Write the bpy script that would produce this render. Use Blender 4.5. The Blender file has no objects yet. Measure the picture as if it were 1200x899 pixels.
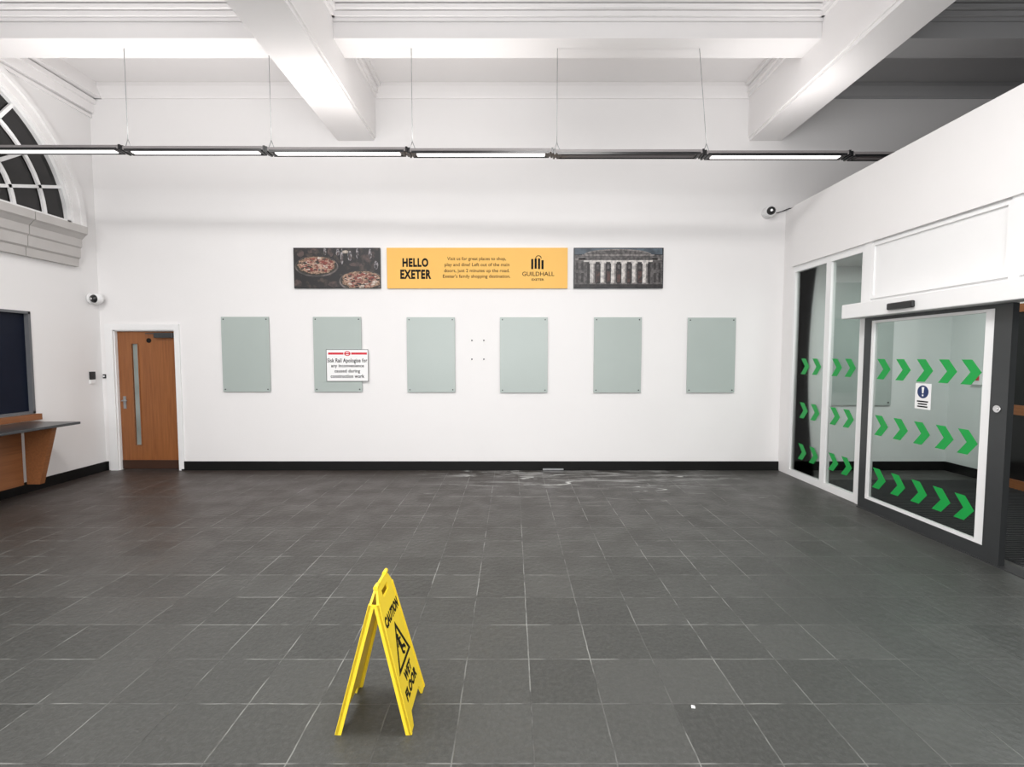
import bpy, bmesh, math, random
from mathutils import Vector, Matrix
random.seed(4)
C = bpy.context.scene.collection
F = 560.0; H = 1.65; P = math.radians(3.22); D = 6.88
XL = -5.9; XR = 3.87; XE = 8.0; YB = -4.0; ZC = 5.42
cp, sp = math.cos(P), math.sin(P)

def ray(px, py):
    a = (px-600.0)/F; b = (449.5-py)/F
    return Vector((a, cp+b*sp, b*cp-sp))
def bw(px, py, y=D):
    d = ray(px, py); t = y/d.y
    return d.x*t, H+d.z*t
# ------------------------------------------------------------------ materials
def mat(name, col, rough=0.6, amp=0.05, scale=6.0, metal=0.0, bump=0.0, bscale=60.0, emit=0.0, spec=0.5):
    m = bpy.data.materials.new(name); m.use_nodes = True
    nt = m.node_tree; b = nt.nodes['Principled BSDF']
    tc = nt.nodes.new('ShaderNodeTexCoord'); no = nt.nodes.new('ShaderNodeTexNoise')
    no.inputs['Scale'].default_value = scale; no.inputs['Detail'].default_value = 4
    nt.links.new(tc.outputs['Object'], no.inputs['Vector'])
    mx = nt.nodes.new('ShaderNodeMix'); mx.data_type = 'RGBA'
    mx.inputs[6].default_value = (*[max(0, c*(1-amp)) for c in col], 1)
    mx.inputs[7].default_value = (*[min(1, c*(1+amp)) for c in col], 1)
    nt.links.new(no.outputs['Fac'], mx.inputs[0]); nt.links.new(mx.outputs[2], b.inputs['Base Color'])
    b.inputs['Roughness'].default_value = rough; b.inputs['Metallic'].default_value = metal
    b.inputs['Specular IOR Level'].default_value = spec
    if emit > 0:
        b.inputs['Emission Color'].default_value = (*col, 1); b.inputs['Emission Strength'].default_value = emit
    if bump > 0:
        n2 = nt.nodes.new('ShaderNodeTexNoise'); n2.inputs['Scale'].default_value = bscale
        nt.links.new(tc.outputs['Object'], n2.inputs['Vector'])
        bp = nt.nodes.new('ShaderNodeBump'); bp.inputs['Strength'].default_value = bump; bp.inputs['Distance'].default_value = 0.01
        nt.links.new(n2.outputs['Fac'], bp.inputs['Height']); nt.links.new(bp.outputs['Normal'], b.inputs['Normal'])
    return m

def two_tone(name, c1, c2, lo, hi, scale=(1, 1, 1), ns=1.5, rough=0.45):
    m = mat(name, c1, rough); nt = m.node_tree; b = nt.nodes['Principled BSDF']
    tc = nt.nodes.new('ShaderNodeTexCoord'); mp = nt.nodes.new('ShaderNodeMapping')
    mp.inputs['Scale'].default_value = scale
    no = nt.nodes.new('ShaderNodeTexNoise'); no.inputs['Scale'].default_value = ns; no.inputs['Detail'].default_value = 6
    mr = nt.nodes.new('ShaderNodeMapRange'); mr.inputs[1].default_value = lo; mr.inputs[2].default_value = hi
    mx = nt.nodes.new('ShaderNodeMix'); mx.data_type = 'RGBA'
    mx.inputs[6].default_value = (*c1, 1); mx.inputs[7].default_value = (*c2, 1)
    nt.links.new(tc.outputs['Object'], mp.inputs['Vector']); nt.links.new(mp.outputs['Vector'], no.inputs['Vector'])
    nt.links.new(no.outputs['Fac'], mr.inputs[0]); nt.links.new(mr.outputs[0], mx.inputs[0]); nt.links.new(mx.outputs[2], b.inputs['Base Color'])
    return m
def wood(name, c1, c2, axis=0):
    return two_tone(name, c1, c2, 0.2, 0.8, (30, 30, 1.6) if axis == 0 else (30, 1.6, 30))

def glass(name, tint=(0.935, 0.965, 0.95), refl=0.15):
    m = bpy.data.materials.new(name); m.use_nodes = True; nt = m.node_tree; nt.nodes.clear()
    out = nt.nodes.new('ShaderNodeOutputMaterial'); tr = nt.nodes.new('ShaderNodeBsdfTransparent'); gl = nt.nodes.new('ShaderNodeBsdfGlossy')
    tr.inputs['Color'].default_value = (*tint, 1); gl.inputs['Roughness'].default_value = 0.02
    lw = nt.nodes.new('ShaderNodeLayerWeight'); lw.inputs['Blend'].default_value = refl
    mx = nt.nodes.new('ShaderNodeMixShader')
    nt.links.new(lw.outputs['Fresnel'], mx.inputs[0]); nt.links.new(tr.outputs[0], mx.inputs[1]); nt.links.new(gl.outputs[0], mx.inputs[2])
    nt.links.new(mx.outputs[0], out.inputs['Surface'])
    return m

M = {}
M['wall'] = mat('wall_paint', (0.81, 0.797, 0.793), 0.75, 0.02, 1.2, bump=0.05)
M['ceil'] = mat('ceiling_paint', (0.84, 0.822, 0.82), 0.85, 0.02, 1.5)
M['ceilshade'] = mat('ceiling_paint_shaded', (0.42, 0.42, 0.425), 0.85, 0.05, 1.5)  # shade past the right beam, put into the colour of ceiling, beams and wall
M['white'] = mat('white_gloss_paint', (0.82, 0.82, 0.82), 0.4, 0.02, 3)
M['stone'] = mat('sill_stone', (0.50, 0.48, 0.465), 0.85, 0.10, 5, bump=0.1)
M['gap'] = mat('dark_joint', (0.10, 0.095, 0.09), 0.9)
M['black'] = mat('black_skirting', (0.004, 0.004, 0.004), 0.6, 0.2, spec=0.25)
M['blackplastic'] = mat('black_plastic', (0.012, 0.012, 0.013), 0.3, 0.1)
M['darkmetal'] = mat('dark_aluminium', (0.05, 0.053, 0.055), 0.35, 0.08, metal=0.3)
M['rail'] = mat('light_rail_metal', (0.22, 0.205, 0.205), 0.45, 0.08)
M['grey'] = mat('grey_metal', (0.35, 0.36, 0.37), 0.35, 0.05, metal=0.7)
M['frame'] = mat('ticket_window_frame', (0.13, 0.135, 0.145), 0.5, 0.05)
M['chrome'] = mat('chrome', (0.7, 0.7, 0.7), 0.2, 0.03, metal=1.0)
M['wood'] = wood('oak_veneer', (0.20, 0.066, 0.018), (0.32, 0.118, 0.036))
M['wood2'] = wood('counter_wood', (0.19, 0.068, 0.024), (0.29, 0.115, 0.042), 1)
M['woodgrey'] = mat('counter_top_laminate', (0.035, 0.037, 0.04), 0.3, 0.2, 20)
M['navy'] = mat('navy_blind', (0.004, 0.007, 0.018), 0.5, 0.1, 3, spec=0.2)
M['dark'] = mat('night_glass', (0.012, 0.011, 0.011), 0.12, 0.5, 2)
M['panel'] = mat('frosted_green_glass', (0.40, 0.455, 0.432), 0.3, 0.03, 2)
M['yellow'] = mat('yellow_plastic', (0.88, 0.65, 0.03), 0.4, 0.04, 8)
M['banner'] = mat('banner_yellow_print', (0.83, 0.47, 0.10), 0.55, 0.02, 2)
M['ink'] = mat('black_ink', (0.006, 0.006, 0.006), 0.7, spec=0.2)
M['red'] = mat('red_ink', (0.6, 0.01, 0.03), 0.5)
M['sign'] = mat('white_sign', (0.85, 0.85, 0.85), 0.4, 0.02)
M['green'] = mat('green_vinyl', (0.003, 0.33, 0.055), 0.5, 0.05)
M['blue'] = mat('blue_ink', (0.01, 0.03, 0.12), 0.5)
M['tube'] = mat('lit_tube', (1.0, 0.97, 0.95), 0.4, 0, emit=1.4)
M['tubeoff'] = mat('unlit_tube', (0.10, 0.085, 0.085), 0.4)
M['glass'] = glass('door_glass')
M['mat'] = mat('ribbed_mat', (0.02, 0.021, 0.022), 0.85, 0.2, 30)
M['lobbywall'] = mat('lobby_paint', (0.70, 0.725, 0.715), 0.7, 0.03)

def floor_material():
    m = bpy.data.materials.new('slate_floor_tiles'); m.use_nodes = True; nt = m.node_tree; N = nt.nodes; L = nt.links
    b = N['Principled BSDF']
    tc = N.new('ShaderNodeTexCoord'); mp = N.new('ShaderNodeMapping'); T = 0.336
    mp.inputs['Location'].default_value = (-0.096+T*40, -2.19+T*40, 0)
    def noise(scale, detail=5, sc=None, rough=0.5, out='Fac'):
        n = N.new('ShaderNodeTexNoise'); n.inputs['Scale'].default_value = scale; n.inputs['Detail'].default_value = detail; n.inputs['Roughness'].default_value = rough
        if sc:
            q = N.new('ShaderNodeMapping'); q.inputs['Scale'].default_value = sc; L.new(tc.outputs['Object'], q.inputs[0]); L.new(q.outputs[0], n.inputs['Vector'])
        else: L.new(tc.outputs['Object'], n.inputs['Vector'])
        return n.outputs[out]
    vm = N.new('ShaderNodeVectorMath'); vm.operation = 'MULTIPLY_ADD'
    L.new(noise(7, 4, out='Color'), vm.inputs[0]); vm.inputs[1].default_value = (0.010, 0.010, 0); L.new(tc.outputs['Object'], vm.inputs[2])
    L.new(vm.outputs[0], mp.inputs['Vector'])
    br = N.new('ShaderNodeTexBrick'); br.offset = 0; br.squash = 1
    br.inputs['Scale'].default_value = 1; br.inputs['Brick Width'].default_value = T; br.inputs['Row Height'].default_value = T
    br.inputs['Mortar Size'].default_value = 0.0040; br.inputs['Mortar Smooth'].default_value = 0.5
    br.inputs['Color1'].default_value = (0.036, 0.037, 0.034, 1); br.inputs['Color2'].default_value = (0.056, 0.057, 0.053, 1)
    L.new(mp.outputs[0], br.inputs['Vector'])
    def mr(v, a, c, lo=0, hi=1):
        n = N.new('ShaderNodeMapRange'); n.interpolation_type = 'SMOOTHSTEP'
        n.inputs[1].default_value = a; n.inputs[2].default_value = c; n.inputs[3].default_value = lo; n.inputs[4].default_value = hi
        L.new(v, n.inputs[0]); return n.outputs[0]
    def math2(op, a, c=None):
        n = N.new('ShaderNodeMath'); n.operation = op; L.new(a, n.inputs[0])
        if c is not None:
            if isinstance(c, (int, float)): n.inputs[1].default_value = c
            else: L.new(c, n.inputs[1])
        return n.outputs[0]
    mul = lambda a, c: math2('MULTIPLY', a, c)
    def mix(f, a, c, mode='MIX'):
        n = N.new('ShaderNodeMix'); n.data_type = 'RGBA'; n.blend_type = mode
        L.new(f, n.inputs[0]) if not isinstance(f, (int, float)) else setattr(n.inputs[0], 'default_value', f)
        for i, v in ((6, a), (7, c)):
            if isinstance(v, tuple): n.inputs[i].default_value = v
            else: L.new(v, n.inputs[i])
        return n.outputs[2]
    sx = N.new('ShaderNodeSeparateXYZ'); L.new(tc.outputs['Object'], sx.inputs[0])
    gv = mul(mr(noise(1.1, 3), 0.38, 0.58, 0.25, 1), mr(noise(5.5, 6), 0.40, 0.60, 0.03, 1))
    gfar = mul(mul(gv, mr(sx.outputs[1], 1.5, 5.0, 0.8, 1.3)), mr(sx.outputs[0], 0.8, 3.2, 1.0, 0.5))
    grout = mix(gfar, (0.036, 0.036, 0.034, 1), (0.27, 0.275, 0.26, 1))
    L.new(grout, br.inputs['Mortar'])
    col = mix(mr(noise(45, 8, rough=0.7), 0.35, 0.72, 0, 0.45), br.outputs['Color'], (0.090, 0.092, 0.087, 1))
    brown = mul(mr(sx.outputs[0], 4.0, -5.0, 0.15, 0.7), mr(sx.outputs[1], 2.2, 6.0, 0.0, 1))
    brown = mul(brown, mr(br.outputs['Fac'], 0.0, 1.0, 1.0, 0.2))
    col = mix(brown, col, (0.046, 0.030, 0.024, 1))
    cool = mul(mr(sx.outputs[0], 0.5, 3.0, 0, 0.4), mr(sx.outputs[1], 5.5, 2.5, 0.0, 1))
    col = mix(cool, col, (0.044, 0.055, 0.051, 1))
    zone = mul(mul(mr(sx.outputs[1], 5.6, 6.5), mr(sx.outputs[0], -1.0, 0.4)), mr(sx.outputs[0], 3.2, 2.0))
    dust = mul(zone, mr(noise(2.0, 9, sc=(0.8, 4.0, 1), rough=0.68), 0.47, 0.62))
    col = mix(mul(dust, 0.6), col, (0.44, 0.44, 0.43, 1))
    def scratch(sc, seedscale, wdt):
        return mr(math2('ABSOLUTE', math2('SUBTRACT', noise(seedscale, 2, sc=sc), 0.5)), wdt, 0.0)
    z2 = mul(mul(mr(sx.outputs[1], 5.1, 6.1), mr(sx.outputs[0], -1.6, -0.2)), mr(sx.outputs[0], 3.4, 2.4))
    sc1 = mul(mul(z2, scratch((0.3, 1.8, 1), 1.1, 0.011)), mr(noise(5, 4), 0.42, 0.54))
    col = mix(mul(sc1, 0.9), col, (0.6, 0.61, 0.59, 1))
    speck = mul(mr(noise(60, 2), 0.72, 0.8), 0.3)
    col = mix(speck, col, (0.2, 0.2, 0.2, 1))
    L.new(col, b.inputs['Base Color'])
    L.new(mr(noise(3, 6), 0.3, 0.7, 0.36, 0.50), b.inputs['Roughness'])
    b.inputs['Specular IOR Level'].default_value = 0.40
    bp = N.new('ShaderNodeBump'); bp.inputs['Strength'].default_value = 0.45; bp.inputs['Distance'].default_value = 0.012
    L.new(noise(24, 8), bp.inputs['Height'])
    bp2 = N.new('ShaderNodeBump'); bp2.inputs['Strength'].default_value = 0.4; bp2.inputs['Distance'].default_value = 0.004; bp2.invert = True
    L.new(br.outputs['Fac'], bp2.inputs['Height']); L.new(bp.outputs[0], bp2.inputs['Normal'])
    L.new(bp2.outputs[0], b.inputs['Normal'])
    return m
M['floor'] = floor_material()

# ------------------------------------------------------------------ mesh helpers
class MB:
    def __init__(s): s.bm = bmesh.new(); s.mats = []
    def mi(s, m):
        if m is None: return 0
        if m not in s.mats: s.mats.append(m)
        return s.mats.index(m)
    def box(s, x0, x1, y0, y1, z0, z1, m=None, bev=0):
        r = bmesh.ops.create_cube(s.bm, size=1)
        for v in r['verts']:
            v.co = Vector((x0 if v.co.x < 0 else x1, y0 if v.co.y < 0 else y1, z0 if v.co.z < 0 else z1))
        i = s.mi(m)
        fs = {f for v in r['verts'] for f in v.link_faces}
        for f in fs: f.material_index = i
        if bev:
            es = list({e for v in r['verts'] for e in v.link_edges})
            bmesh.ops.bevel(s.bm, geom=es, offset=bev, segments=2, affect='EDGES', profile=0.5)
        return s
    def prism(s, pts, fn, a, b, m=None):
        A = [s.bm.verts.new(fn(u, v, a)) for u, v in pts]; B = [s.bm.verts.new(fn(u, v, b)) for u, v in pts]
        i = s.mi(m); n = len(pts); fs = [s.bm.faces.new(A), s.bm.faces.new(B[::-1])]
        for k in range(n): fs.append(s.bm.faces.new((A[k], B[k], B[(k+1) % n], A[(k+1) % n])))
        for f in fs: f.material_index = i
        return s
    def cyl(s, p, q, r, r2=None, n=20, m=None):
        p, q = Vector(p), Vector(q); d = q-p
        M4 = Matrix.Translation((p+q)/2) @ d.to_track_quat('Z', 'Y').to_matrix().to_4x4()
        g = bmesh.ops.create_cone(s.bm, cap_ends=True, segments=n, radius1=r, radius2=r if r2 is None else r2, depth=d.length, matrix=M4)
        i = s.mi(m)
        for v in g['verts']:
            for f in v.link_faces: f.material_index = i; f.smooth = len(f.verts) == 4
        return s
    def ball(s, c, r, m=None, sc=(1, 1, 1)):
        g = bmesh.ops.create_uvsphere(s.bm, u_segments=24, v_segments=14, radius=r, matrix=Matrix.Translation(c) @ Matrix.Diagonal((*sc, 1)))
        i = s.mi(m)
        for v in g['verts']:
            for f in v.link_faces: f.material_index = i; f.smooth = True
        return s
    def ring(s, fn, cu, cv, r0, r1, w0, w1, a0, a1, n, m=None, sv=1.0):
        i = s.mi(m); full = abs(a1-a0-2*math.pi) < 1e-6
        L = []
        for k in range(n if full else n+1):
            a = a0+(a1-a0)*k/n; c, q = math.cos(a), math.sin(a)*sv
            L.append([s.bm.verts.new(fn(cu+r*c, cv+r*q, w)) for r, w in ((r0, w0), (r1, w0), (r1, w1), (r0, w1))])
        fs = []
        for k in range(n):
            A, B = L[k], L[(k+1) % len(L)]
            for j in range(4): fs.append(s.bm.faces.new((A[j], A[(j+1) % 4], B[(j+1) % 4], B[j])))
        if not full: fs += [s.bm.faces.new(L[0]), s.bm.faces.new(L[-1][::-1])]
        for f in fs: f.material_index = i
        return s
    def plate(s, outer, holes, fn, w0, w1, m=None):
        i = s.mi(m); es = []
        for loop in [outer]+holes:
            vs = [s.bm.verts.new(fn(u, v, w0)) for u, v in loop]
            es += [s.bm.edges.new((vs[k], vs[(k+1) % len(vs)])) for k in range(len(vs))]
        g = bmesh.ops.triangle_fill(s.bm, edges=es, use_beauty=True, use_dissolve=False)
        fs = [f for f in g['geom'] if isinstance(f, bmesh.types.BMFace)]
        ex = bmesh.ops.extrude_face_region(s.bm, geom=fs)
        dv = Vector(fn(0, 0, w1))-Vector(fn(0, 0, w0))
        bmesh.ops.translate(s.bm, verts=[v for v in ex['geom'] if isinstance(v, bmesh.types.BMVert)], vec=dv)
        for f in s.bm.faces: f.material_index = i
        return s
    def build(s, name, m=None, parent=None, label=None):
        bmesh.ops.recalc_face_normals(s.bm, faces=s.bm.faces)
        me = bpy.data.meshes.new(name); s.bm.to_mesh(me); s.bm.free()
        for k in (s.mats if s.mats else [m]): me.materials.append(k)
        o = bpy.data.objects.new(name, me); C.objects.link(o)
        if parent: o.parent = parent; o.matrix_parent_inverse = Matrix.Translation(-Vector(parent.location)) if parent.location.length else Matrix()
        if label: o['label'] = label
        return o
def tag(o, label, cat, group=None, kind=None):
    o['label'] = label; o['category'] = cat
    if group: o['group'] = group
    if kind: o['kind'] = kind
    return o
def empty(name, loc, label, cat, group=None, kind=None):
    o = bpy.data.objects.new(name, None); C.objects.link(o); o.location = loc; o.empty_display_size = 0.1
    return tag(o, label, cat, group, kind)
def struct(o, label, cat='room'): return tag(o, label, cat, None, 'structure')
XYw = lambda u, v, w: (u, v, w)
XZ = lambda u, v, w: (u, w, v)
YZ = lambda u, v, w: (w, u, v)

def text(body, rect, frame, mt, parent, name='lettering', bold=0.0, stretch=False, space=None):
    cu = bpy.data.curves.new('t', 'FONT'); cu.body = body; cu.size = 1; cu.offset = bold; cu.resolution_u = 3; cu.align_x = 'CENTER'; cu.extrude = 0.004
    cu.space_character = space if space else (1.12 if bold > 0.03 else 1.0)
    o = bpy.data.objects.new('t', cu); C.objects.link(o); bpy.context.view_layer.update()
    dg = bpy.context.evaluated_depsgraph_get(); me = bpy.data.meshes.new_from_object(o.evaluated_get(dg))
    bpy.data.objects.remove(o)
    xs = [v.co.x for v in me.vertices]; ys = [v.co.y for v in me.vertices]
    x0, x1, y0, y1 = min(xs), max(xs), min(ys), max(ys)
    u0, u1, v0, v1 = rect; su = (u1-u0)/(x1-x0); sv = (v1-v0)/(y1-y0)
    if not stretch: su = sv = min(su, sv)
    for v in me.vertices:
        u = (u0+u1)/2+(v.co.x-(x0+x1)/2)*su; w = (v0+v1)/2+(v.co.y-(y0+y1)/2)*sv
        v.co = Vector(frame(u, w, (v.co.z+0.004)/0.008*0.0006))
    me.materials.clear(); me.materials.append(mt); me.name = name
    q = bpy.data.objects.new(name, me); C.objects.link(q)
    if parent: q.parent = parent; q.matrix_parent_inverse = Matrix.Translation(-Vector(parent.location))
    return q

# ================================================================== ROOM SHELL
struct(MB().box(XL-0.3, XE+0.2, YB, D+0.3, -0.15, 0).build('floor', M['floor']), 'dark grey slate tiled floor of the hall', 'floor')
struct(MB().box(XL-0.3, 3.79, YB, D+0.3, ZC, ZC+0.15, M['ceil']).box(3.79, XE+0.2, YB, D+0.3, ZC, ZC+0.15, M['ceilshade']).build('ceiling', None), 'white painted coffered ceiling', 'ceiling')

dx0, _ = bw(136, 470); dx1, _ = bw(209, 470); dz = bw(170, 386)[1]
outer = [(XL-0.3, 0), (dx0, 0), (dx0, dz), (dx1, dz), (dx1, 0), (XE+0.2, 0), (XE+0.2, ZC), (XL-0.3, ZC)]
struct(MB().plate(outer, [], XZ, D, D+0.25).build('wall_back', M['wall']), 'plain white painted back wall carrying the panels', 'wall')
AC, AZ, AR = 4.95, 3.40, 1.59
arch = [(AC+AR*math.cos(math.pi*k/40), AZ+AR*math.sin(math.pi*k/40)) for k in range(41)]
tw = (3.3, 5.88, 0.95, 2.20)
hole2 = [(tw[0], tw[2]), (tw[1], tw[2]), (tw[1], tw[3]), (tw[0], tw[3])]
struct(MB().plate([(YB, 0), (D, 0), (D, ZC), (YB, ZC)], [arch, hole2], YZ, XL, XL-0.3).build('wall_left', M['wall']), 'white side wall on the left with arched window', 'wall')
struct(MB().box(XL-0.3, XE+0.2, YB-0.15, YB, 0, ZC).build('wall_rear', M['wall']), 'white wall at the near end of the hall', 'wall')
struct(MB().box(XE, XE+0.2, YB, D, 0, ZC).build('wall_right', M['ceilshade']), 'far right wall of the hall above the lobby', 'wall')

BZ = 4.67
for i, (a, b) in enumerate(((-2.46, -1.91), (3.31, 3.79))):
    mb = MB().box(a, b, YB, D, BZ+0.04, ZC)
    mb.box(a+0.02, b-0.02, YB, D, BZ, BZ+0.04)
    for (k0, k1, pr) in ((5.25, 5.30, 0.03), (5.30, 5.36, 0.06), (5.37, ZC, 0.10)):
        mb.box(a-pr, b+pr, YB, D, k0, k1)
    struct(mb.build('trim_%d' % (i+1), M['ceil']), ['deep white ceiling beam on the left running to the back wall', 'deep white ceiling beam on the right running to the back wall'][i], 'beam')
segs = [(XL, -2.46), (-1.91, 3.31), (3.79, XE)]
def cross(name, y0, y1, label):
    mb = MB()
    for a, b in segs:
        m_ = M['ceilshade'] if a > 3.5 else M['ceil']
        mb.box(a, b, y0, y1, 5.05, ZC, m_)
        for k0, k1, pr in ((5.215, 5.25, 0.02), (5.25, 5.30, 0.05), (5.305, 5.345, 0.09), (5.355, ZC, 0.13)):
            mb.box(a, b, y0-pr, y1+pr*0.5, k0, k1, m_)
    struct(mb.build(name, None), label, 'beam')
cross('trim_3', 5.31, 5.65, 'white cross beam with stepped moulding above the hanging lights')
cross('trim_4', 0.9, 1.24, 'white cross beam nearer the middle of the hall')
mb = MB()
for a, b in segs:
    m_ = M['ceilshade'] if a > 3.5 else M['ceil']
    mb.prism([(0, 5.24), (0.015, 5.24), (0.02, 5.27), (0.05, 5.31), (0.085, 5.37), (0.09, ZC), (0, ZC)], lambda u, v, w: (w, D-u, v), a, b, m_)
struct(mb.build('trim_5', None), 'white crown moulding where back wall meets ceiling', 'moulding')
mb = MB()
for k0, k1, pr in ((4.98, 5.02, 0.03), (5.04, 5.16, 0.06), (5.16, 5.22, 0.10), (5.24, ZC, 0.18)): mb.box(XL, XL+pr, YB, D, k0, k1)
struct(mb.build('trim_6', M['ceil']), 'white crown moulding along the top of the left wall', 'moulding')

bx1 = bw(214, 545)[0]; bx0 = bw(128, 545)[0]
mb = MB().box(bx1, XR, D-0.02, D, 0, 0.13).box(bx1, XR, D-0.026, D, 0.0, 0.02)
struct(mb.build('baseboard_back', M['black']), 'black skirting along the foot of the back wall', 'skirting')
mb = MB().box(XL, XL+0.02, YB, D, 0, 0.13).box(XL, bx0, D-0.02, D, 0, 0.13)
struct(mb.build('baseboard_left', M['black']), 'black skirting along the foot of the left wall', 'skirting')
mb = MB()
mb.ring(YZ, AC, AZ, AR, AR+0.09, XL, XL+0.02, 0, math.pi, 48)
mb.ring(YZ, AC, AZ, AR+0.09, AR+0.15, XL, XL+0.05, 0, math.pi, 48)
mb.ring(YZ, AC, AZ, AR-0.01, AR, XL-0.25, XL+0.01, 0, math.pi, 48)
struct(mb.build('trim_7', M['wall']), 'white moulded surround of the arched window', 'moulding')
mb = MB(); y = 2.3
prof = [(0, 2.86), (0.06, 2.86), (0.065, 2.96), (0.09, 2.98), (0.095, 3.10), (0.115, 3.12), (0.12, 3.22), (0.17, 3.27), (0.20, 3.29), (0.20, 3.385), (0, 3.40)]
while y < 6.4:
    e = min(y+0.88, 6.53)
    mb.prism(prof, lambda u, v, w: (XL+u, w, v), y+0.005, e-0.005, M['stone'])
    y += 0.88
mb.box(XL, XL+0.05, 2.3, 6.52, 2.87, 3.37, M['gap'])
struct(mb.build('trim_8', None), 'grey stone ledge below the arched window', 'ledge')

w1 = empty('window_1', (XL-0.15, AC, AZ), 'dark arched fanlight window with white glazing bars on the left wall', 'window', None, 'structure')
xf0, xf1 = XL-0.065, XL-0.025
mb = MB(); mb.ring(YZ, AC, AZ, AR-0.06, AR-0.012, xf0, xf1+0.01, 0, math.pi, 48); mb.box(xf0, xf1+0.01, AC-AR+0.015, AC+AR-0.015, AZ-0.0, AZ+0.07)
mb.build('window_frame', M['white'], w1)
mb = MB()
for r in (0.48, 0.86, 1.24): mb.ring(YZ, AC, AZ, r-0.020, r+0.020, xf0+0.01, xf1, 0, math.pi, 36)
for k in range(1, 10):
    a = math.pi*k/10; c, s = math.cos(a), math.sin(a); n = Vector((-s, c))*0.019
    p0 = Vector((AC+0.46*c, AZ+0.46*s)); p1 = Vector((AC+(AR-0.05)*c, AZ+(AR-0.05)*s))
    mb.prism([p0+n, p1+n, p1-n, p0-n], YZ, xf0+0.01, xf1)
mb.build('glazing_bars', M['white'], w1)
pts = [(AC+(AR-0.04)*math.cos(math.pi*k/40), AZ+(AR-0.04)*math.sin(math.pi*k/40)) for k in range(41)]
MB().prism(pts, YZ, xf0-0.012, xf0).build('pane', M['dark'], w1)

w2 = empty('window_2', (XL-0.1, 4.6, 0.95), 'ticket window with dark navy blind above the wooden counter', 'window', None, 'structure')
y0, y1, z0, z1 = tw
mb = MB()
for a in ((y0, y0+0.05, z0, z1), (y1-0.03, y1, z0, z1), (y0, y1, z0, z0+0.03), (y0, y1, z1-0.03, z1), (4.55, 4.60, z0, z1)):
    mb.box(XL-0.10, XL+0.012, a[0], a[1], a[2], a[3])
mb.build('window_frame', M['frame'], w2)
MB().box(XL-0.06, XL-0.04, y0+0.04, y1-0.02, z0+0.02, z1-0.02).build('pane', M['navy'], w2)
MB().box(XL, XL+0.05, y0, y1+0.04, z0-0.08, z0-0.005).build('window_sill', M['wood2'], w2)

# ================================================================== wooden door
d1 = empty('door_1', ((dx0+dx1)/2, D, 0), 'oak veneer door with narrow glass strip in the back wall corner', 'door', None, 'structure')
fz = bw(127, 380)[1]; fx0 = bw(128, 470)[0]; fx1 = bw(214, 470)[0]
mb = MB()
for a in ((fx0, dx0+0.01, 0, fz-0.0), (dx1-0.01, fx1, 0, fz)):
    mb.box(a[0], a[1], D-0.025, D, a[2], a[3])
mb.box(dx0+0.01, dx1-0.01, D-0.025, D, dz-0.01, fz)
mb.box(dx0, dx0+0.025, D, D+0.15, 0, dz); mb.box(dx1-0.025, dx1, D, D+0.15, 0, dz); mb.box(dx0, dx1, D, D+0.15, dz-0.025, dz)
mb.build('door_frame', M['white'], d1)
l0, l1, lz = dx0+0.028, dx1-0.028, dz-0.028
vx0, vz1 = bw(152, 403); vx1, vz0 = bw(164, 522)
MB().plate([(l0, 0.01), (l1, 0.01), (l1, lz), (l0, lz)], [[(vx0, vz0), (vx1, vz0), (vx1, vz1), (vx0, vz1)]], XZ, D+0.04, D+0.085).build('door_leaf', M['wood'], d1)
MB().box(vx0, vx1, D+0.055, D+0.065, vz0, vz1).build('vision_pane', mat('wired_glass', (0.26, 0.29, 0.275), 0.12, 0.4, 3), d1)
mb = MB()
for a in ((vx0-0.012, vx0, vz0, vz1), (vx1, vx1+0.012, vz0, vz1), (vx0, vx1, vz1, vz1+0.012), (vx0, vx1, vz0-0.012, vz0)): mb.box(a[0], a[1], D+0.03, D+0.045, a[2], a[3])
mb.build('glazing_bead', M['wood2'], d1)
MB().box(l0, l1, D+0.034, D+0.04, 0.01, 0.14).build('kick_plate', mat('brown_kick_plate', (0.05, 0.023, 0.014), 0.4), d1)
hx, hz = bw(144, 472)
MB().box(hx-0.02, hx+0.02, D+0.032, D+0.04, hz-0.09, hz+0.09).cyl((hx, D+0.035, hz+0.03), (hx, D-0.02, hz+0.03), 0.01).cyl((hx-0.005, D-0.015, hz+0.03), (hx+0.07, D-0.015, hz+0.03), 0.009).build('door_handle', M['grey'], d1)
cx0, cz0 = bw(181, 396); cx1, cz1 = bw(203, 390)
MB().box(cx0, cx1, D-0.02, D+0.04, cz0, cz1, None, 0.006).box(cx0-0.12, cx0+0.06, D-0.015, D+0.0, cz1-0.02, cz1-0.005).build('door_closer', M['darkmetal'], d1)
sx_, sz_ = bw(172, 399)
MB().cyl((sx_, D+0.04, sz_), (sx_, D+0.036, sz_), 0.035).build('round_sign', M['ink'], d1)
for z in (0.25, 1.0, 1.8): MB().cyl((l1+0.005, D+0.035, z), (l1+0.005, D+0.035, z+0.1), 0.008).build('hinge', M['chrome'], d1)

# ================================================================== counter
ct = empty('ticket_counter', (XL+0.3, 4.2, 0), 'wooden ticket counter with dark top and tapering end fin under the left window', 'counter')
MB().box(XL+0.052, XL+0.67, 2.2, 5.76, 0.835, 0.865, None, 0.006).build('countertop', M['woodgrey'], ct)
MB().box(XL+0.022, XL+0.27, 2.25, 5.44, 0.17, 0.833).build('front_panel', M['wood2'], ct)
for yy in (5.50, 3.9, 2.4):
    MB().prism([(XL+0.272, 0.17), (XL+0.42, 0.17), (XL+0.60, 0.833), (XL+0.272, 0.833)], XZ, yy-0.03, yy+0.03).build('support_fin', M['wood2'], ct)

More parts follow.
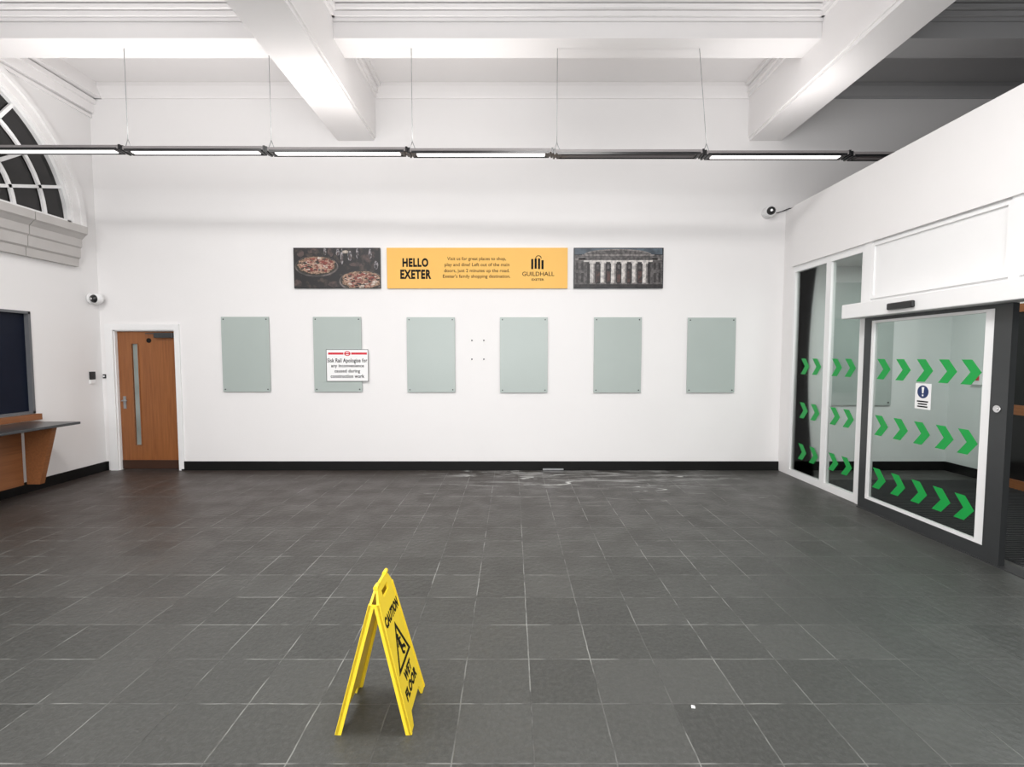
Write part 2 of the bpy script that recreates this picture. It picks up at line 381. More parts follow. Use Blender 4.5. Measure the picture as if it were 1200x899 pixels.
# ================================================================== wall devices
o = empty('card_reader', (XL, 6.70, 1.36), 'small black card reader with white plate on the left wall beside the oak door', 'card reader')
MB().box(XL+0.001, XL+0.025, 6.66, 6.74, 1.33, 1.44, None, 0.004).build('reader_body', M['blackplastic'], o)
MB().box(XL+0.001, XL+0.02, 6.66, 6.74, 1.27, 1.325, None, 0.004).build('reader_plate', M['sign'], o)
ax, az = bw(123, 441)
o = empty('exit_button', (ax, D, az), 'small black push button on the back wall left of the oak door', 'switch')
MB().box(ax-0.02, ax+0.02, D-0.015, D-0.001, az-0.03, az+0.03, None, 0.003).build('button_plate', M['blackplastic'], o)
MB().cyl((ax, D-0.012, az), (ax, D-0.022, az), 0.012).build('button', M['sign'], o)
ax, az = bw(648, 552.5)
tag(MB().box(ax-0.15, ax+0.15, D-0.034, D-0.0265, 0.004, 0.03, None, 0.002).build('cover_plate', M['grey']), 'small pale metal plate at the foot of the black skirting', 'plate')

def cctv(base, nrm, look, label):
    base = Vector(base); nrm = Vector(nrm); look = Vector(look).normalized()
    o = empty('security_camera', base, label, 'security camera', 'turret security cameras')
    MB().cyl(base+nrm*0.001, base+nrm*0.03, 0.08, 0.075, 28).cyl(base+nrm*0.03, base+nrm*0.06, 0.075, 0.058, 28).build('mounting_base', M['white'], o)
    c = base+nrm*0.09
    MB().ball(c, 0.075).build('camera_body', M['white'], o)
    MB().ball(c+look*0.035, 0.058).build('lens_dome', M['blackplastic'], o)
    MB().cyl(c+look*0.089, c+look*0.096, 0.018, 0.016).build('lens', M['chrome'], o)
    return o
cctv((XL, 6.75, 2.46), (1, 0, 0), (-0.1, -1, -0.1), 'white turret security camera on the left wall above the oak door')
kx, kz = bw(899, 250)
o = cctv((kx, D, kz), (0, -1, 0), (-0.35, -1, -0.1), 'white turret security camera high on the back wall by the lobby fascia')
mb = MB()
pp = [Vector((kx+0.03, D-0.03, kz+0.0)), Vector((kx+0.12, D-0.06, kz-0.01)), Vector((kx+0.2, D-0.03, kz+0.02)), Vector((kx+0.30, D-0.02, kz+0.06)), Vector((kx+0.38, D-0.01, kz+0.07))]
for a, b in zip(pp, pp[1:]): mb.cyl(a, b, 0.007, n=8)
mb.build('cable', M['blackplastic'], o)

# ================================================================== glass panels on the wall
mids = [(261, 317, 371.5, 459), (368, 424.5, 371.5, 459), (477, 533.5, 372, 459.5), (585.5, 641.5, 372, 460), (695, 751, 372, 460), (804, 860.5, 372.5, 460)]
which = ['frosted green glass wall panel nearest the oak door', 'frosted green glass wall panel partly covered by the apology notice',
         'frosted green glass wall panel just left of the four bare screws', 'frosted green glass wall panel just right of the four bare screws',
         'frosted green glass wall panel below the columned building picture, second from the glazed lobby', 'frosted green glass wall panel nearest the glazed lobby']
for (a, b, t, u), lab in zip(mids, which):
    zt = bw(a, t)[1]; zb = bw(b, u)[1]; x0 = bw(a+0.5, (t+u)/2)[0]; x1 = bw(b, (t+u)/2)[0]
    o = empty('glass_panel', ((x0+x1)/2, D, zb), lab, 'wall panel', 'frosted glass panels on the back wall')
    MB().box(x0, x1, D-0.028, D-0.018, zb, zt, None, 0.002).build('panel', M['panel'], o)
    for px in (x0+0.035, x1-0.035):
        for pz in (zb+0.035, zt-0.035):
            MB().cyl((px, D-0.001, pz), (px, D-0.034, pz), 0.009, n=14).build('standoff_stud', M['darkmetal'], o)
for i, (px, py, lab) in enumerate(((553, 399, 'upper left'), (567, 399, 'upper right'), (553, 421, 'lower left'), (567, 421, 'lower right'))):
    x, z = bw(px, py)
    tag(MB().cyl((x, D, z), (x, D-0.012, z), 0.011, 0.009, 12).build('wall_screw', M['darkmetal']),
        'bare dark screw in the wall between glass panels, %s of the four' % lab, 'screw', 'four bare screws')

BW = lambda y: (lambda u, v, w: (u, y-w, v))
def R(px0, px1, py0, py1, y=D):
    a, zt = bw(px0, py0, y); b, zb = bw(px1, py1, y); return (a, b, zb, zt)
yn = D-0.040
r = R(382, 432, 409.5, 447, yn)
o = empty('construction_notice', ((r[0]+r[1])/2, D-0.03, r[2]), 'white apology notice with red header overlapping the second glass panel', 'sign')
MB().box(r[0], r[1], yn, D-0.0285, r[2], r[3]).build('board', M['sign'], o)
mb = MB()
for a in ((r[0], r[1], r[2], r[2]+0.006), (r[0], r[1], r[3]-0.006, r[3]), (r[0], r[0]+0.006, r[2], r[3]), (r[1]-0.006, r[1], r[2], r[3])): mb.box(a[0], a[1], yn-0.001, yn, a[2], a[3])
mb.build('border', M['ink'], o)
e = R(384.5, 430, 413.2, 415.6, yn)
mb = MB(); cxm, czm = bw(407, 414.4, yn)
mb.box(e[0], cxm-0.055, yn-0.001, yn, e[2], e[3]); mb.box(cxm+0.055, e[1], yn-0.001, yn, e[2], e[3])
mb.ring(lambda u, v, w: (u, w, v), cxm, czm, 0.028, 0.046, yn-0.0012, yn, 0, 2*math.pi, 28, None, 0.72)
mb.box(cxm-0.04, cxm+0.04, yn-0.0015, yn, czm-0.008, czm+0.008)
mb.build('red_emblem', M['red'], o)
for s, q in (('Sisk Rail Apologise for', (383.5, 430.5, 420.0, 426.2)), ('any inconvenience', (388, 426.5, 427.0, 431.6)), ('caused during', (392, 422, 432.8, 437.8)), ('construction work', (387.5, 427, 438.8, 443.0))):
    text(s, R(*q, yn), BW(yn), M['ink'], o, bold=0.024, stretch=True, space=1.08)

# ================================================================== banner + pictures
yb = D-0.03; yk = D-0.001
r = R(453, 665, 290.3, 338, yb)
o = empty('yellow_banner', ((r[0]+r[1])/2, D, r[2]), 'long yellow advertising banner with black lettering on the back wall', 'banner')
MB().box(r[0], r[1], yb, yk, r[2], r[3], None, 0.003).build('board', M['banner'], o)
text('HELLO', R(471.5, 502, 302.5, 313, yb), BW(yb), M['ink'], o, 'headline', 0.05, True)
text('EXETER', R(469, 505.5, 316, 327, yb), BW(yb), M['ink'], o, 'headline', 0.05, True)
for s, q in (('Visit us for great places to shop,', (524, 593, 301, 306.5)), ('play and dine! Left out of the main', (521, 597, 308, 313.5)),
             ('doors, just 2 minutes up the road.', (520.5, 597, 315, 320.5)), ("Exeter's family shopping destination.", (519, 598, 321.5, 327))):
    text(s, R(*q, yb), BW(yb), M['ink'], o, 'small_lettering', 0.010)
text('GUILDHALL', R(612, 649.5, 318.5, 323.5, yb), BW(yb), M['ink'], o, 'logo_lettering', 0.01, True)
text('EXETER', R(623, 637.5, 326.5, 329, yb), BW(yb), M['ink'], o, 'logo_lettering', 0.02, True)
mb = MB()
for k, (a, b, t) in enumerate(((622.5, 625, 303.5), (626.5, 629, 303), (630.5, 633, 303), (634.5, 637, 305))):
    q = R(a, b, t, 315.5 if k != 1 else 315, yb); mb.box(q[0], q[1], yb-0.001, yb, q[2], q[3])
q0 = bw(631, 303, yb); mb.ring(lambda u, v, w: (u, w, v), q0[0], q0[1], 0.034, 0.044, yb-0.001, yb, 0, math.pi, 16)
mb.build('bag_logo', M['ink'], o)

def blob(mb, x, z, rx, rz, y, m, n=26, rnd=None, jit=0.0):
    ps = []
    for k in range(n):
        j = 1+(rnd.uniform(-jit, jit) if rnd else 0); a = 2*math.pi*k/n
        ps.append((min(max(x+rx*j*math.cos(a), blob.x0), blob.x1), min(max(z+rz*j*math.sin(a), blob.z0), blob.z1)))
    mb.prism(ps, XZ, y-0.0004, y, m)
r = R(343.5, 446, 290.3, 338, yb)
blob.x0, blob.x1, blob.z0, blob.z1 = r[0]+0.005, r[1]-0.005, r[2]+0.005, r[3]-0.005
o = empty('food_picture', ((r[0]+r[1])/2, D, r[2]), 'dark printed picture of pizzas on a table, left of the yellow banner', 'picture')
MB().box(r[0], r[1], yb, yk, r[2], r[3], None, 0.003).build('board', two_tone('picture_black', (0.006, 0.005, 0.006), (0.075, 0.05, 0.04), 0.52, 0.75, (1, 1, 1), 12), o)
mb = MB(); rnd = random.Random(3)
tt = lambda n, a, b, s=40: two_tone(n, a, b, 0.4, 0.6, (1, 1, 1), s)
crust = tt('crust', (0.12, 0.06, 0.035), (0.38, 0.25, 0.17)); cheese = tt('cheese', (0.15, 0.035, 0.025), (0.46, 0.30, 0.22), 22); tom = tt('tomato', (0.12, 0.015, 0.01), (0.26, 0.05, 0.035))
plate = tt('plate', (0.04, 0.035, 0.035), (0.17, 0.14, 0.13), 8); leaf_ = tt('herb', (0.008, 0.008, 0.006), (0.04, 0.03, 0.02)); pale = tt('pale', (0.3, 0.25, 0.2), (0.6, 0.52, 0.46)); dk = tt('dim_shape', (0.01, 0.008, 0.01), (0.08, 0.05, 0.045), 14)
glow = tt('glassware', (0.03, 0.03, 0.035), (0.34, 0.31, 0.32), 25)
layer = [0]
def ly(): layer[0] += 1; return yb-0.00004*layer[0]-0.0004
for px, py, a, b in ((352, 297, .05, .05), (366, 294, .07, .03), (387, 296, .04, .06), (432, 301, .08, .07), (418, 310, .1, .03), (349, 332, .06, .05), (392, 333, .09, .04)):
    q = bw(px, py, yb); blob(mb, q[0], q[1], a, b, ly(), dk, 18, rnd, 0.1)
for (px, py, rx, rz, n) in ((371, 311.5, 0.29, 0.135, 100), (424, 329, 0.30, 0.14, 100)):
    q = bw(px, py, yb)
    blob(mb, q[0], q[1]-0.01, rx*1.06, rz*1.08, ly(), plate, 40); blob(mb, q[0], q[1], rx, rz, ly(), leaf_, 40)
    blob(mb, q[0], q[1]+0.008, rx*0.93, rz*0.90, ly(), crust, 40, rnd, 0.07); blob(mb, q[0], q[1]+0.010, rx*0.80, rz*0.74, ly(), cheese, 40, rnd, 0.09)
    for j in range(n):
        a = rnd.uniform(0, 6.28); d = rnd.uniform(0, 1)**.5; rr = rnd.uniform(.006, .022)
        blob(mb, q[0]+math.cos(a)*d*rx*0.84, q[1]+0.01+math.sin(a)*d*rz*0.80, rr*1.5, rr*0.7, ly(), rnd.choice([tom, tom, leaf_, leaf_, leaf_, pale, crust, cheese]), 7, rnd, 0.35)
for (px, py, w_, h_) in ((401, 301, .020, .11), (396, 296, .025, .05), (410, 300, .03, .07), (441, 311, .03, .06), (434, 298, .022, .07), (381, 295, .02, .05), (419, 297, .018, .08)):
    q = bw(px, py, yb); blob(mb, q[0], q[1], w_, h_, ly(), glow, 16, rnd, 0.08); blob(mb, q[0], q[1]-0.02, w_*0.5, h_*0.5, ly(), dk, 12)
q = bw(405, 295.5, yb); blob(mb, q[0], q[1], .045, .022, ly(), pale, 14, rnd, 0.1)
q = bw(439, 331, yb); blob(mb, q[0], q[1], .03, .02, ly(), pale, 10, rnd, 0.2)
mb.build('pizza_print', None, o)
r = R(672.5, 777, 290.3, 338, yb)
o = empty('building_picture', ((r[0]+r[1])/2, D, r[2]), 'dark printed picture of a columned stone building, right of the yellow banner', 'picture')
MB().box(r[0], r[1], yb, yk, r[2], r[3], None, 0.003).build('board', two_tone('picture_dark', (0.01, 0.011, 0.014), (0.04, 0.045, 0.055), 0.4, 0.7, (1, 1, 1), 6), o)
mb = MB()
sky = tt('print_sky', (0.03, 0.04, 0.055), (0.09, 0.12, 0.15), 5); st1 = tt('print_stone', (0.38, 0.36, 0.35), (0.64, 0.61, 0.58), 20); st2 = tt('print_stone_dim', (0.045, 0.042, 0.042), (0.12, 0.11, 0.11), 25); sh = tt('print_shade', (0.008, 0.007, 0.008), (0.03, 0.025, 0.025), 20); win = tt('print_lit', (0.02, 0.015, 0.015), (0.09, 0.04, 0.035), 20); st3 = tt('print_stone_mid', (0.12, 0.11, 0.105), (0.26, 0.24, 0.235), 25)
def pb(a, b, t, u, m, lay): q = R(a, b, t, u, yb); mb.box(q[0], q[1], yb-0.0008*lay, yb, q[2], q[3], m)
pb(673.5, 776, 291.3, 298, sky, 1); pb(673.5, 776, 299, 336.5, st2, 1.2)
def arc(cx, ty, w, h, m, lay):
    pts = [bw(cx-w, ty+h, yb)]+[bw(cx-w*math.cos(math.pi*k/12), ty+h-h*math.sin(math.pi*k/12), yb) for k in range(1, 12)]+[bw(cx+w, ty+h, yb)]
    mb.prism(pts, XZ, yb-0.0008*lay, yb, m)
arc(724, 291.8, 40, 7, st3, 1.5); arc(724, 293.2, 37, 5.5, st2, 1.8)
pb(682, 767, 298.3, 299.8, st3, 3); pb(678, 771, 301, 304.5, st2, 3); pb(684, 765, 305, 307, st1, 4)
pb(688, 762, 307.5, 332.5, sh, 3)
for k in range(6):
    x = 691.5+k*12.3; pb(x, x+5.4, 308.5, 332, st1, 5); pb(x+3.9, x+5.4, 308.5, 332, st3, 5.4); pb(x-1, x+6.4, 306.8, 308.8, st1, 6); pb(x-1, x+6.4, 331.5, 333, st3, 6)
for k in range(5):
    x = 698.6+k*12.3; pb(x, x+3.8, 318, 331, win, 4.5); pb(x+0.6, x+3.2, 310.5, 315, st2, 4.5)
pb(674, 686, 303, 305, st3, 3); pb(764, 776, 303, 305, st3, 3)
for x in (675, 681, 766, 771.5): pb(x, x+2.6, 308, 316, sh, 3); pb(x, x+2.6, 320, 331, sh, 3)
pb(673.5, 776, 333.2, 336.8, sh, 4)
mb.build('building_print', None, o)

# ================================================================== hanging linear lights
YL = 5.48; junction = [-5.84, -4.33, -2.73, -1.155, 0.46, 2.13, 3.75, 5.35, 6.95]
lit = [1, 1, 1, 1, 0, 1, 0, 0]
zl = lambda x: 3.915-0.0075*(x+1)
names = ['lit hanging strip light against the left wall', 'lit hanging strip light above the oak door and first panel', 'lit hanging strip light above the food picture',
         'lit hanging strip light above the yellow banner', 'unlit hanging strip light above the columned building picture', 'lit hanging strip light before the right beam', 'unlit hanging strip light over the lobby fascia', 'unlit hanging strip light beyond the lobby fascia']
for i in range(8):
    a, b = junction[i]+0.002, junction[i+1]-0.002; z = zl((a+b)/2)
    o = empty('strip_light', ((a+b)/2, YL, z), names[i], 'ceiling light', 'row of hanging strip lights')
    MB().prism([(-0.065, 0.0), (0.065, 0.0), (0.062, 0.04), (0.02, 0.055), (-0.02, 0.055), (-0.062, 0.04)], lambda u, v, w: (w, YL+u, z+v), a, b).build('housing', M['rail'], o)
    MB().box(a+0.04, b-0.04, YL-0.066, YL-0.058, z-0.014, z+0.012).box(a+0.04, b-0.04, YL+0.058, YL+0.066, z-0.014, z+0.012).box(a+0.04, a+0.07, YL-0.065, YL+0.065, z-0.012, z).box(b-0.07, b-0.04, YL-0.065, YL+0.065, z-0.012, z).build('louvre_rim', M['blackplastic'], o)
    MB().box(a+0.09, b-0.09, YL-0.034, YL+0.034, z-0.015, z-0.002, None, 0.005).build('tube', M['tube'] if lit[i] else M['tubeoff'], o)
    for u in (a, b-0.022): MB().box(u, u+0.022, YL-0.067, YL+0.067, z-0.014, z+0.046).build('end_cap', M['blackplastic'], o)
    if 0 < i < 6:
        tx = a+0.04-(0.10 if i == 5 else 0); wx = a+0.04
        w = MB().cyl((tx, YL, 5.052), (wx, YL, z+0.14), 0.0035, n=8).cyl((wx, YL, z+0.14), (wx-0.035, YL, z+0.045), 0.004, n=8).cyl((wx, YL, z+0.14), (wx+0.035, YL, z+0.045), 0.004, n=8)
        w.build('suspension_wire', M['grey'], o)
    if lit[i]:
        ld = bpy.data.lights.new('uplight', 'AREA'); ld.shape = 'RECTANGLE'; ld.size = b-a-0.3; ld.size_y = 0.08; ld.energy = 9.5; ld.color = (1.0, 0.97, 0.95)
        lo = bpy.data.objects.new('uplight', ld); C.objects.link(lo); lo.location = ((a+b)/2, YL, z+0.07); lo.rotation_euler = (math.pi, 0, 0)

# ================================================================== lobby
LZ = 2.88; TOP = 3.70
mb = MB().box(XR-0.03, XR+0.12, YB, D-0.24, LZ, TOP).box(XR, XR+0.12, D-0.24, D, 0, TOP)
mb.box(XR+0.12, XE, YB, D, TOP-0.1, TOP)
mb.box(XR+0.12, XE, YB, D, LZ+0.05, LZ+0.12)
struct(mb.build('wall_lobby', M['wall']), 'white boxed fascia above the glazed lobby on the right', 'wall')
mb = MB().box(XR, XR+0.1, YB, 2.0, 0, LZ)
struct(mb.build('wall_lobby_near', M['wall']), 'white lobby wall nearest the viewer', 'wall')
struct(MB().box(6.3, 6.4, YB, D, 0, LZ+0.05).build('wall_lobby_inner', M['lobbywall']), 'pale inner wall of the lobby seen through the glass', 'wall')
struct(MB().box(XR+0.12, 6.3, D-0.02, D, 0, 0.13).box(6.28, 6.3, 0, D, 0, 0.13).build('baseboard_lobby', M['black']), 'black skirting inside the lobby', 'skirting')
def chevron(yc, z, x, parent):
    w, h, t = 0.18, 0.21, 0.095
    up = [(0, h/2), (t, h/2), (w, 0), (w-t, 0)]; dn = [(0, -h/2), (w-t, 0), (w, 0), (t, -h/2)]
    mb = MB(); fn = lambda u, v, wv: (wv, yc-(u-w/2), z+v)
    mb.prism(up, fn, x-0.001, x+0.0005); mb.prism(dn, fn, x-0.001, x+0.0005)
    return mb.build('chevron_decal', M['green'], parent)
def screen(name, label, ya, yb_, chev):
    o = empty(name, (XR+0.03, (ya+yb_)/2, 0), label, 'glazed screen', None, 'structure')
    x0, x1 = XR, XR+0.06; mb = MB(); f = 0.045
    mb.box(x0, x1, ya-f, ya, 0, LZ); mb.box(x0, x1, yb_, yb_+f, 0, LZ); mb.box(x0, x1, yb_+f, ya-f, 0, 0.085); mb.box(x0, x1, yb_+f, ya-f, 2.80, LZ)
    mb.build('screen_frame', M['white'], o)
    MB().box(XR+0.025, XR+0.033, yb_+f-0.005, ya-f+0.005, 0.08, 2.805).build('pane', M['glass'], o)
    for zc_ in (1.52, 0.93, 0.37):
        for yc in chev: chevron(yc, zc_, XR+0.0235, o)
    return o
screen('window_3', 'narrow glazed screen with green chevrons next to the back wall', 6.64, 5.905, (6.35, 6.11))
screen('window_4', 'narrow glazed screen with green chevrons beside the sliding door', 5.905, 5.30, (5.73, 5.50))
mb = MB()
mb.box(XR-0.01, XR+0.07, 5.195, 5.30, 0, LZ)
for a, b in ((5.195, 3.76), (3.68, 2.1)):
    mb.box(XR+0.01, XR+0.05, b, a, 2.22, LZ)
    for q in ((b, b+0.03, 2.305, 2.83), (a-0.03, a, 2.305, 2.83), (b, a, 2.27, 2.305), (b, a, 2.83, 2.86)): mb.box(XR-0.008, XR+0.02, q[0], q[1], q[2], q[3])
mb.box(XR-0.01, XR+0.07, 3.68, 3.76, 2.22, LZ); mb.box(XR-0.01, XR+0.07, 2.0, 2.1, 0, LZ)
struct(mb.build('trim_9', M['white']), 'white posts and transom panels over the sliding door', 'transom')

dd = empty('door_2', (XR, 4.4, 0), 'glazed automatic sliding door with green chevrons and dark frame', 'sliding door', None, 'structure')
hd = MB().box(XR-0.20, XR, 2.0, 5.36, 2.065, 2.22, None, 0.008).build('header_casing', M['white'], dd)
MB().box(XR-0.235, XR-0.2, 4.38, 4.68, 2.10, 2.165, None, 0.012).build('motion_sensor', M['blackplastic'], hd)
x0, x1 = XR-0.055, XR-0.005
mb = MB()
for q in ((5.10, 5.195, 0.0, 2.063), (3.665, 3.80, 0, 2.063), (3.80, 5.10, 0.0, 0.12), (3.80, 5.10, 2.03, 2.063)): mb.box(x0, x1, q[0], q[1], q[2], q[3])
mb.build('door_frame', M['darkmetal'], dd)
mb = MB()
for q in ((5.065, 5.10, 0.12, 2.03), (3.80, 3.875, 0.12, 2.03), (3.875, 5.065, 0.12, 0.145), (3.875, 5.065, 2.005, 2.03)): mb.box(x0+0.005, x1-0.005, q[0], q[1], q[2], q[3])
lf = mb.build('door_leaf', M['white'], dd)
MB().box(XR-0.034, XR-0.026, 3.87, 5.07, 0.14, 2.01).build('pane', M['glass'], lf)
for z in (1.52, 0.93, 0.37):
    for yc in (4.93, 4.685, 4.44, 4.205, 3.99): chevron(yc, z, XR-0.0355, lf)
MB().cyl((x0, 3.735, 1.24), (x0-0.012, 3.735, 1.24), 0.028).cyl((x0-0.012, 3.735, 1.24), (x0-0.016, 3.735, 1.24), 0.012).build('lock', M['chrome'], dd)
MB().box(XR-0.07, XR+0.06, 2.1, 5.195, 0.0, 0.008).build('threshold', M['darkmetal'], dd)
mb = MB()
for q in ((3.0, 3.07, 0.01, 2.06), (2.11, 2.18, 0.01, 2.06), (2.18, 3.0, 0.01, 0.10), (2.18, 3.0, 2.0, 2.06)): mb.box(XR+0.0, XR+0.04, q[0], q[1], q[2], q[3])
l2 = mb.build('door_leaf', M['darkmetal'], dd)
MB().box(XR+0.016, XR+0.024, 2.17, 3.01, 0.09, 2.01).build('pane', M['glass'], l2)

sxp = XR-0.0345
o = empty('door_notice', (sxp, 4.44, 1.17), 'small white notice with blue exclamation circle on the sliding door glass', 'sign')
MB().box(sxp-0.003, sxp, 4.36, 4.53, 1.16, 1.40).build('board', M['sign'], o)
fn = lambda u, v, w: (w, u, v)
mb = MB(); mb.prism([(4.445+0.060*math.cos(k*math.pi/14), 1.322+0.060*math.sin(k*math.pi/14)) for k in range(28)], fn, sxp-0.0042, sxp-0.003); mb.build('blue_circle', M['blue'], o)
mb = MB().prism([(4.445-0.014, 1.366), (4.445+0.014, 1.366), (4.445+0.007, 1.308), (4.445-0.007, 1.308)], fn, sxp-0.0052, sxp-0.004).box(sxp-0.0052, sxp-0.004, 4.437, 4.453, 1.281, 1.297)
mb.build('exclamation_mark', M['sign'], o)
mb = MB()
for k, wd in enumerate((0.06, 0.05, 0.055)): mb.box(sxp-0.004, sxp-0.003, 4.445-wd, 4.445+wd, 1.225-k*0.024, 1.238-k*0.024)
mb.build('small_print', M['ink'], o)

mb = MB().box(XR+0.15, 6.25, 2.1, 6.3, 0.0, 0.006)
k = 2.12
while k < 6.28:
    mb.box(XR+0.16, 6.24, k, k+0.022, 0.005, 0.013); k += 0.045
tag(mb.build('entrance_mat', M['mat']), 'dark ribbed entrance matting on the lobby floor', 'mat')
o = empty('lobby_panel', (4.95, D, 1.0), 'large frosted green glass panel inside the lobby', 'wall panel')
MB().box(4.5, 5.45, D-0.03, D-0.018, 0.95, 2.70, None, 0.002).build('panel', M['panel'], o)
for px in (4.54, 5.41):
    for pz in (0.99, 2.66): MB().cyl((px, D-0.007, pz), (px, D-0.036, pz), 0.012, n=14).build('standoff_stud', M['darkmetal'], o)
o = empty('power_socket', (4.15, D, 0.45), 'double power socket low on the wall inside the lobby', 'socket')
MB().box(4.12, 4.30, D-0.014, D-0.007, 0.46, 0.55, None, 0.002).build('socket_plate', M['grey'], o)
for q in (4.145, 4.23): MB().box(q, q+0.045, D-0.016, D-0.014, 0.48, 0.52).build('socket_outlet', M['blackplastic'], o)
o = empty('call_point', (6.3, 6.4, 1.3), 'small white control box with red face on the lobby inner wall', 'control box')
MB().box(6.27, 6.3, 6.38, 6.53, 1.27, 1.45, None, 0.004).build('box_body', M['sign'], o)
MB().box(6.262, 6.27, 6.41, 6.50, 1.33, 1.42).build('box_face', M['red'], o)
o = empty('door_3', (6.28, 4.0, 0), 'brown framed outer doors in the lobby inner wall', 'door', None, 'structure')
mb = MB()
for q in ((3.0, 3.08, 0, 2.3), (4.1, 4.18, 0, 2.3), (5.2, 5.28, 0, 2.3), (6.12, 6.2, 0, 2.3), (3.08, 6.12, 0, 0.12), (3.08, 6.12, 2.2, 2.3), (3.08, 6.12, 0.93, 1.05)): mb.box(6.24, 6.299, q[0], q[1], q[2], q[3])
mb.build('door_frame', M['wood2'], o)
MB().box(6.27, 6.28, 3.06, 6.14, 0.1, 2.22).build('pane', M['dark'], o)
struct(MB().box(XR+0.12, 6.3, D-0.006, D, 0.13, LZ+0.05).build('trim_10', M['lobbywall']), 'pale painted end wall inside the lobby', 'wall lining')

# ================================================================== wet floor sign
SX = -0.605; SH = 0.625
wf = empty('wet_floor_sign', (SX, 2.15, 0), 'yellow folding wet floor sign standing open on the slate tiles', 'sign')
def sign_panel(side):
    fx = 0.160*side; L = math.hypot(0.16, SH); n = Vector((SH*side, 0, 0.16)).normalized(); dn = Vector((fx, 0, -SH))/L
    def fn(y, s, w):
        p = Vector((SX+fx, y, 0)) - dn*s + n*w
        return (p.x, p.y, p.z)
    yc = 2.153; hb, ht = 0.158, 0.115
    half = lambda s: hb+(ht-hb)*s/L
    out = [(yc-hb, 0), (yc-hb+0.055, 0), (yc-hb+0.075, 0.055), (yc+hb-0.075, 0.055), (yc+hb-0.055, 0), (yc+hb, 0), (yc+half(L*0.9), L*0.90), (yc+ht*0.72, L*0.985), (yc+0.05, L), (yc-0.05, L), (yc-ht*0.72, L*0.985), (yc-half(L*0.9), L*0.9)]
    slot = [(yc-0.045, L*0.893), (yc+0.045, L*0.893), (yc+0.045, L*0.945), (yc-0.045, L*0.945)]
    o = MB().plate(out, [slot], fn, -0.004, 0.006).build('sign_panel', M['yellow'], wf)
    mb = MB()
    for sgn in (-1, 1):
        a = [(yc+sgn*hb, 0.0), (yc+sgn*(hb-0.012), 0.0), (yc+sgn*(half(L*.9)-0.012), L*0.9), (yc+sgn*half(L*.9), L*0.9)]
        mb.prism(a, fn, -0.018, 0.009)
    mb.build('rim', M['yellow'], o)
    fr = lambda u, v, w: fn(yc+u*side, v, 0.0062+w)
    text('CAUTION', (-0.106, 0.106, L*0.705, L*0.785), fr, M['ink'], o, 'lettering', 0.06, True)
    text('WET', (-0.058, 0.058, L*0.262, L*0.338), fr, M['ink'], o, 'lettering', 0.06, True)
    text('FLOOR', (-0.098, 0.098, L*0.162, L*0.242), fr, M['ink'], o, 'lettering', 0.06, True)
    mb = MB(); T = [(-0.108, 0.238), (0.108, 0.238), (0.0, 0.435)]; c = Vector((0, 0.302)); I = [tuple(c+(Vector(p)-c)*0.76) for p in T]
    for k in range(3):
        j = (k+1) % 3; mb.prism([T[k], T[j], I[j], I[k]], fr, 0, 0.0008)
    def limb(p, q, r):
        p, q = Vector(p)*0.92+Vector((0, 0.032)), Vector(q)*0.92+Vector((0, 0.032)); r *= 1.3; d = (q-p).normalized(); m_ = Vector((-d.y, d.x))*r; mb.prism([p+m_, q+m_, q-m_, p-m_], fr, 0, 0.0008)
    mb.prism([(-0.012+0.013*math.cos(k*math.pi/6), 0.366+0.013*math.sin(k*math.pi/6)) for k in range(12)], fr, 0, 0.0008)
    limb((-0.012, 0.352), (0.005, 0.295), 0.009); limb((0.005, 0.297), (0.045, 0.285), 0.006); limb((0.045, 0.285), (0.055, 0.265), 0.005)
    limb((0.0, 0.298), (0.005, 0.268), 0.006); limb((0.005, 0.268), (0.03, 0.255), 0.005); limb((-0.01, 0.345), (-0.035, 0.32), 0.004); limb((-0.01, 0.345), (0.025, 0.34), 0.004)
    mb.build('warning_triangle', M['ink'], o)
sign_panel(1); sign_panel(-1)
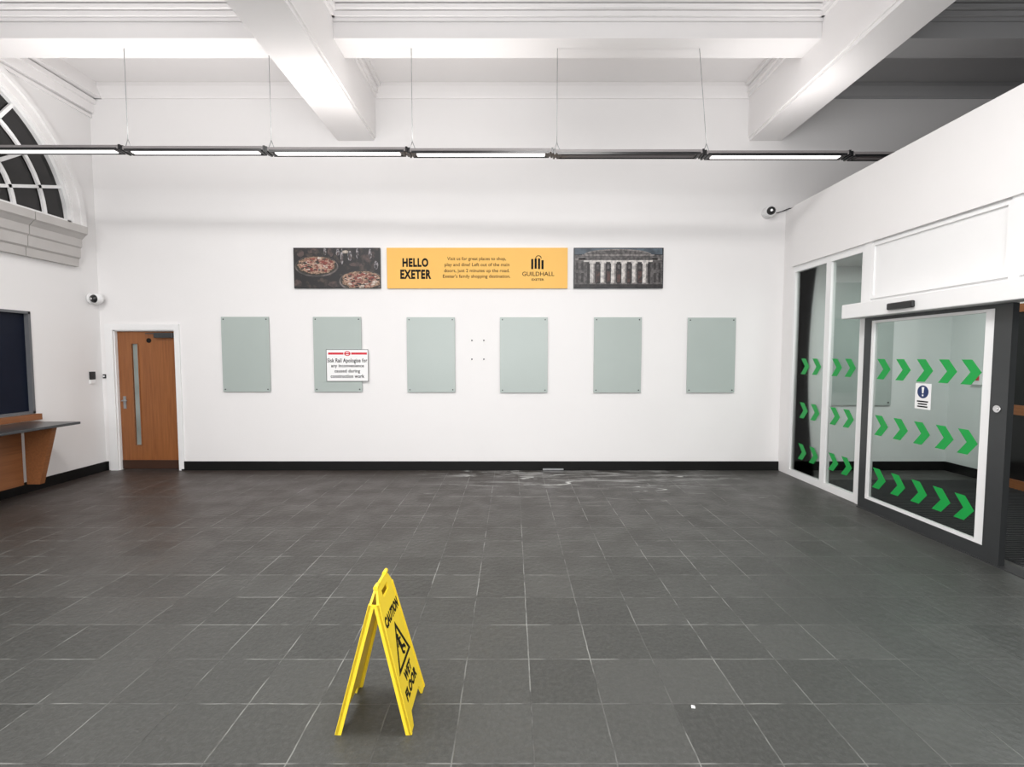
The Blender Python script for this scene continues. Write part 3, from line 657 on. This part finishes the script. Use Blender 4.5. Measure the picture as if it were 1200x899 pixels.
for ya in (2.06, 2.205): MB().cyl((SX, ya, SH), (SX, ya+0.04, SH), 0.010).build('hinge', M['yellow'], wf)

dr = ray(812, 829); t = -H/dr.z
tag(MB().prism([(dr.x*t-0.009, dr.y*t-0.006), (dr.x*t+0.008, dr.y*t-0.008), (dr.x*t+0.010, dr.y*t+0.006), (dr.x*t-0.005, dr.y*t+0.010)], XYw, 0.0, 0.004).build('paper_scrap', M['sign']), 'tiny white scrap of paper on the dark floor', 'litter')

# ================================================================== LIGHTS
def area(name, loc, rot, sx, sy, e, col=(1, 0.98, 0.965)):
    ld = bpy.data.lights.new(name, 'AREA'); ld.shape = 'RECTANGLE'; ld.size = sx; ld.size_y = sy; ld.energy = e; ld.color = col
    o = bpy.data.objects.new(name, ld); C.objects.link(o); o.location = loc; o.rotation_euler = rot
    return o
area('hall_fill', (-3.4, 2.2, 4.9), (0, 0, 0), 1.6, 1.2, 150)  # unseen overhead lamps added to brighten the hall evenly
area('hall_fill', (0.7, 2.6, 4.9), (0, 0, 0), 1.6, 1.2, 190)
area('hall_fill', (-1.0, -2.0, 4.9), (0, 0, 0), 4, 1.6, 130)
area('rear_fill', (-1.0, YB+0.1, 2.2), (math.radians(90), 0, 0), 7, 3, 340, (0.98, 0.99, 1))  # broad fill added before the closed rear wall, no window there
area('lobby_light', (5.2, 5.0, 2.9), (0, 0, 0), 0.6, 1.8, 44, (0.97, 1, 0.99))
w = bpy.data.worlds.new('world'); bpy.context.scene.world = w; w.use_nodes = True
w.node_tree.nodes['Background'].inputs[0].default_value = (0.5, 0.55, 0.6, 1); w.node_tree.nodes['Background'].inputs[1].default_value = 0.3

cam = bpy.data.cameras.new('camera'); co = bpy.data.objects.new('camera', cam); C.objects.link(co)
cam.sensor_width = 36; cam.sensor_fit = 'HORIZONTAL'; cam.lens = F/1200*36; cam.clip_start = 0.05
co.location = (0, 0, H); co.rotation_euler = (math.pi/2-P, 0, 0)
bpy.context.scene.camera = co
bpy.context.scene.view_settings.view_transform = 'Standard'
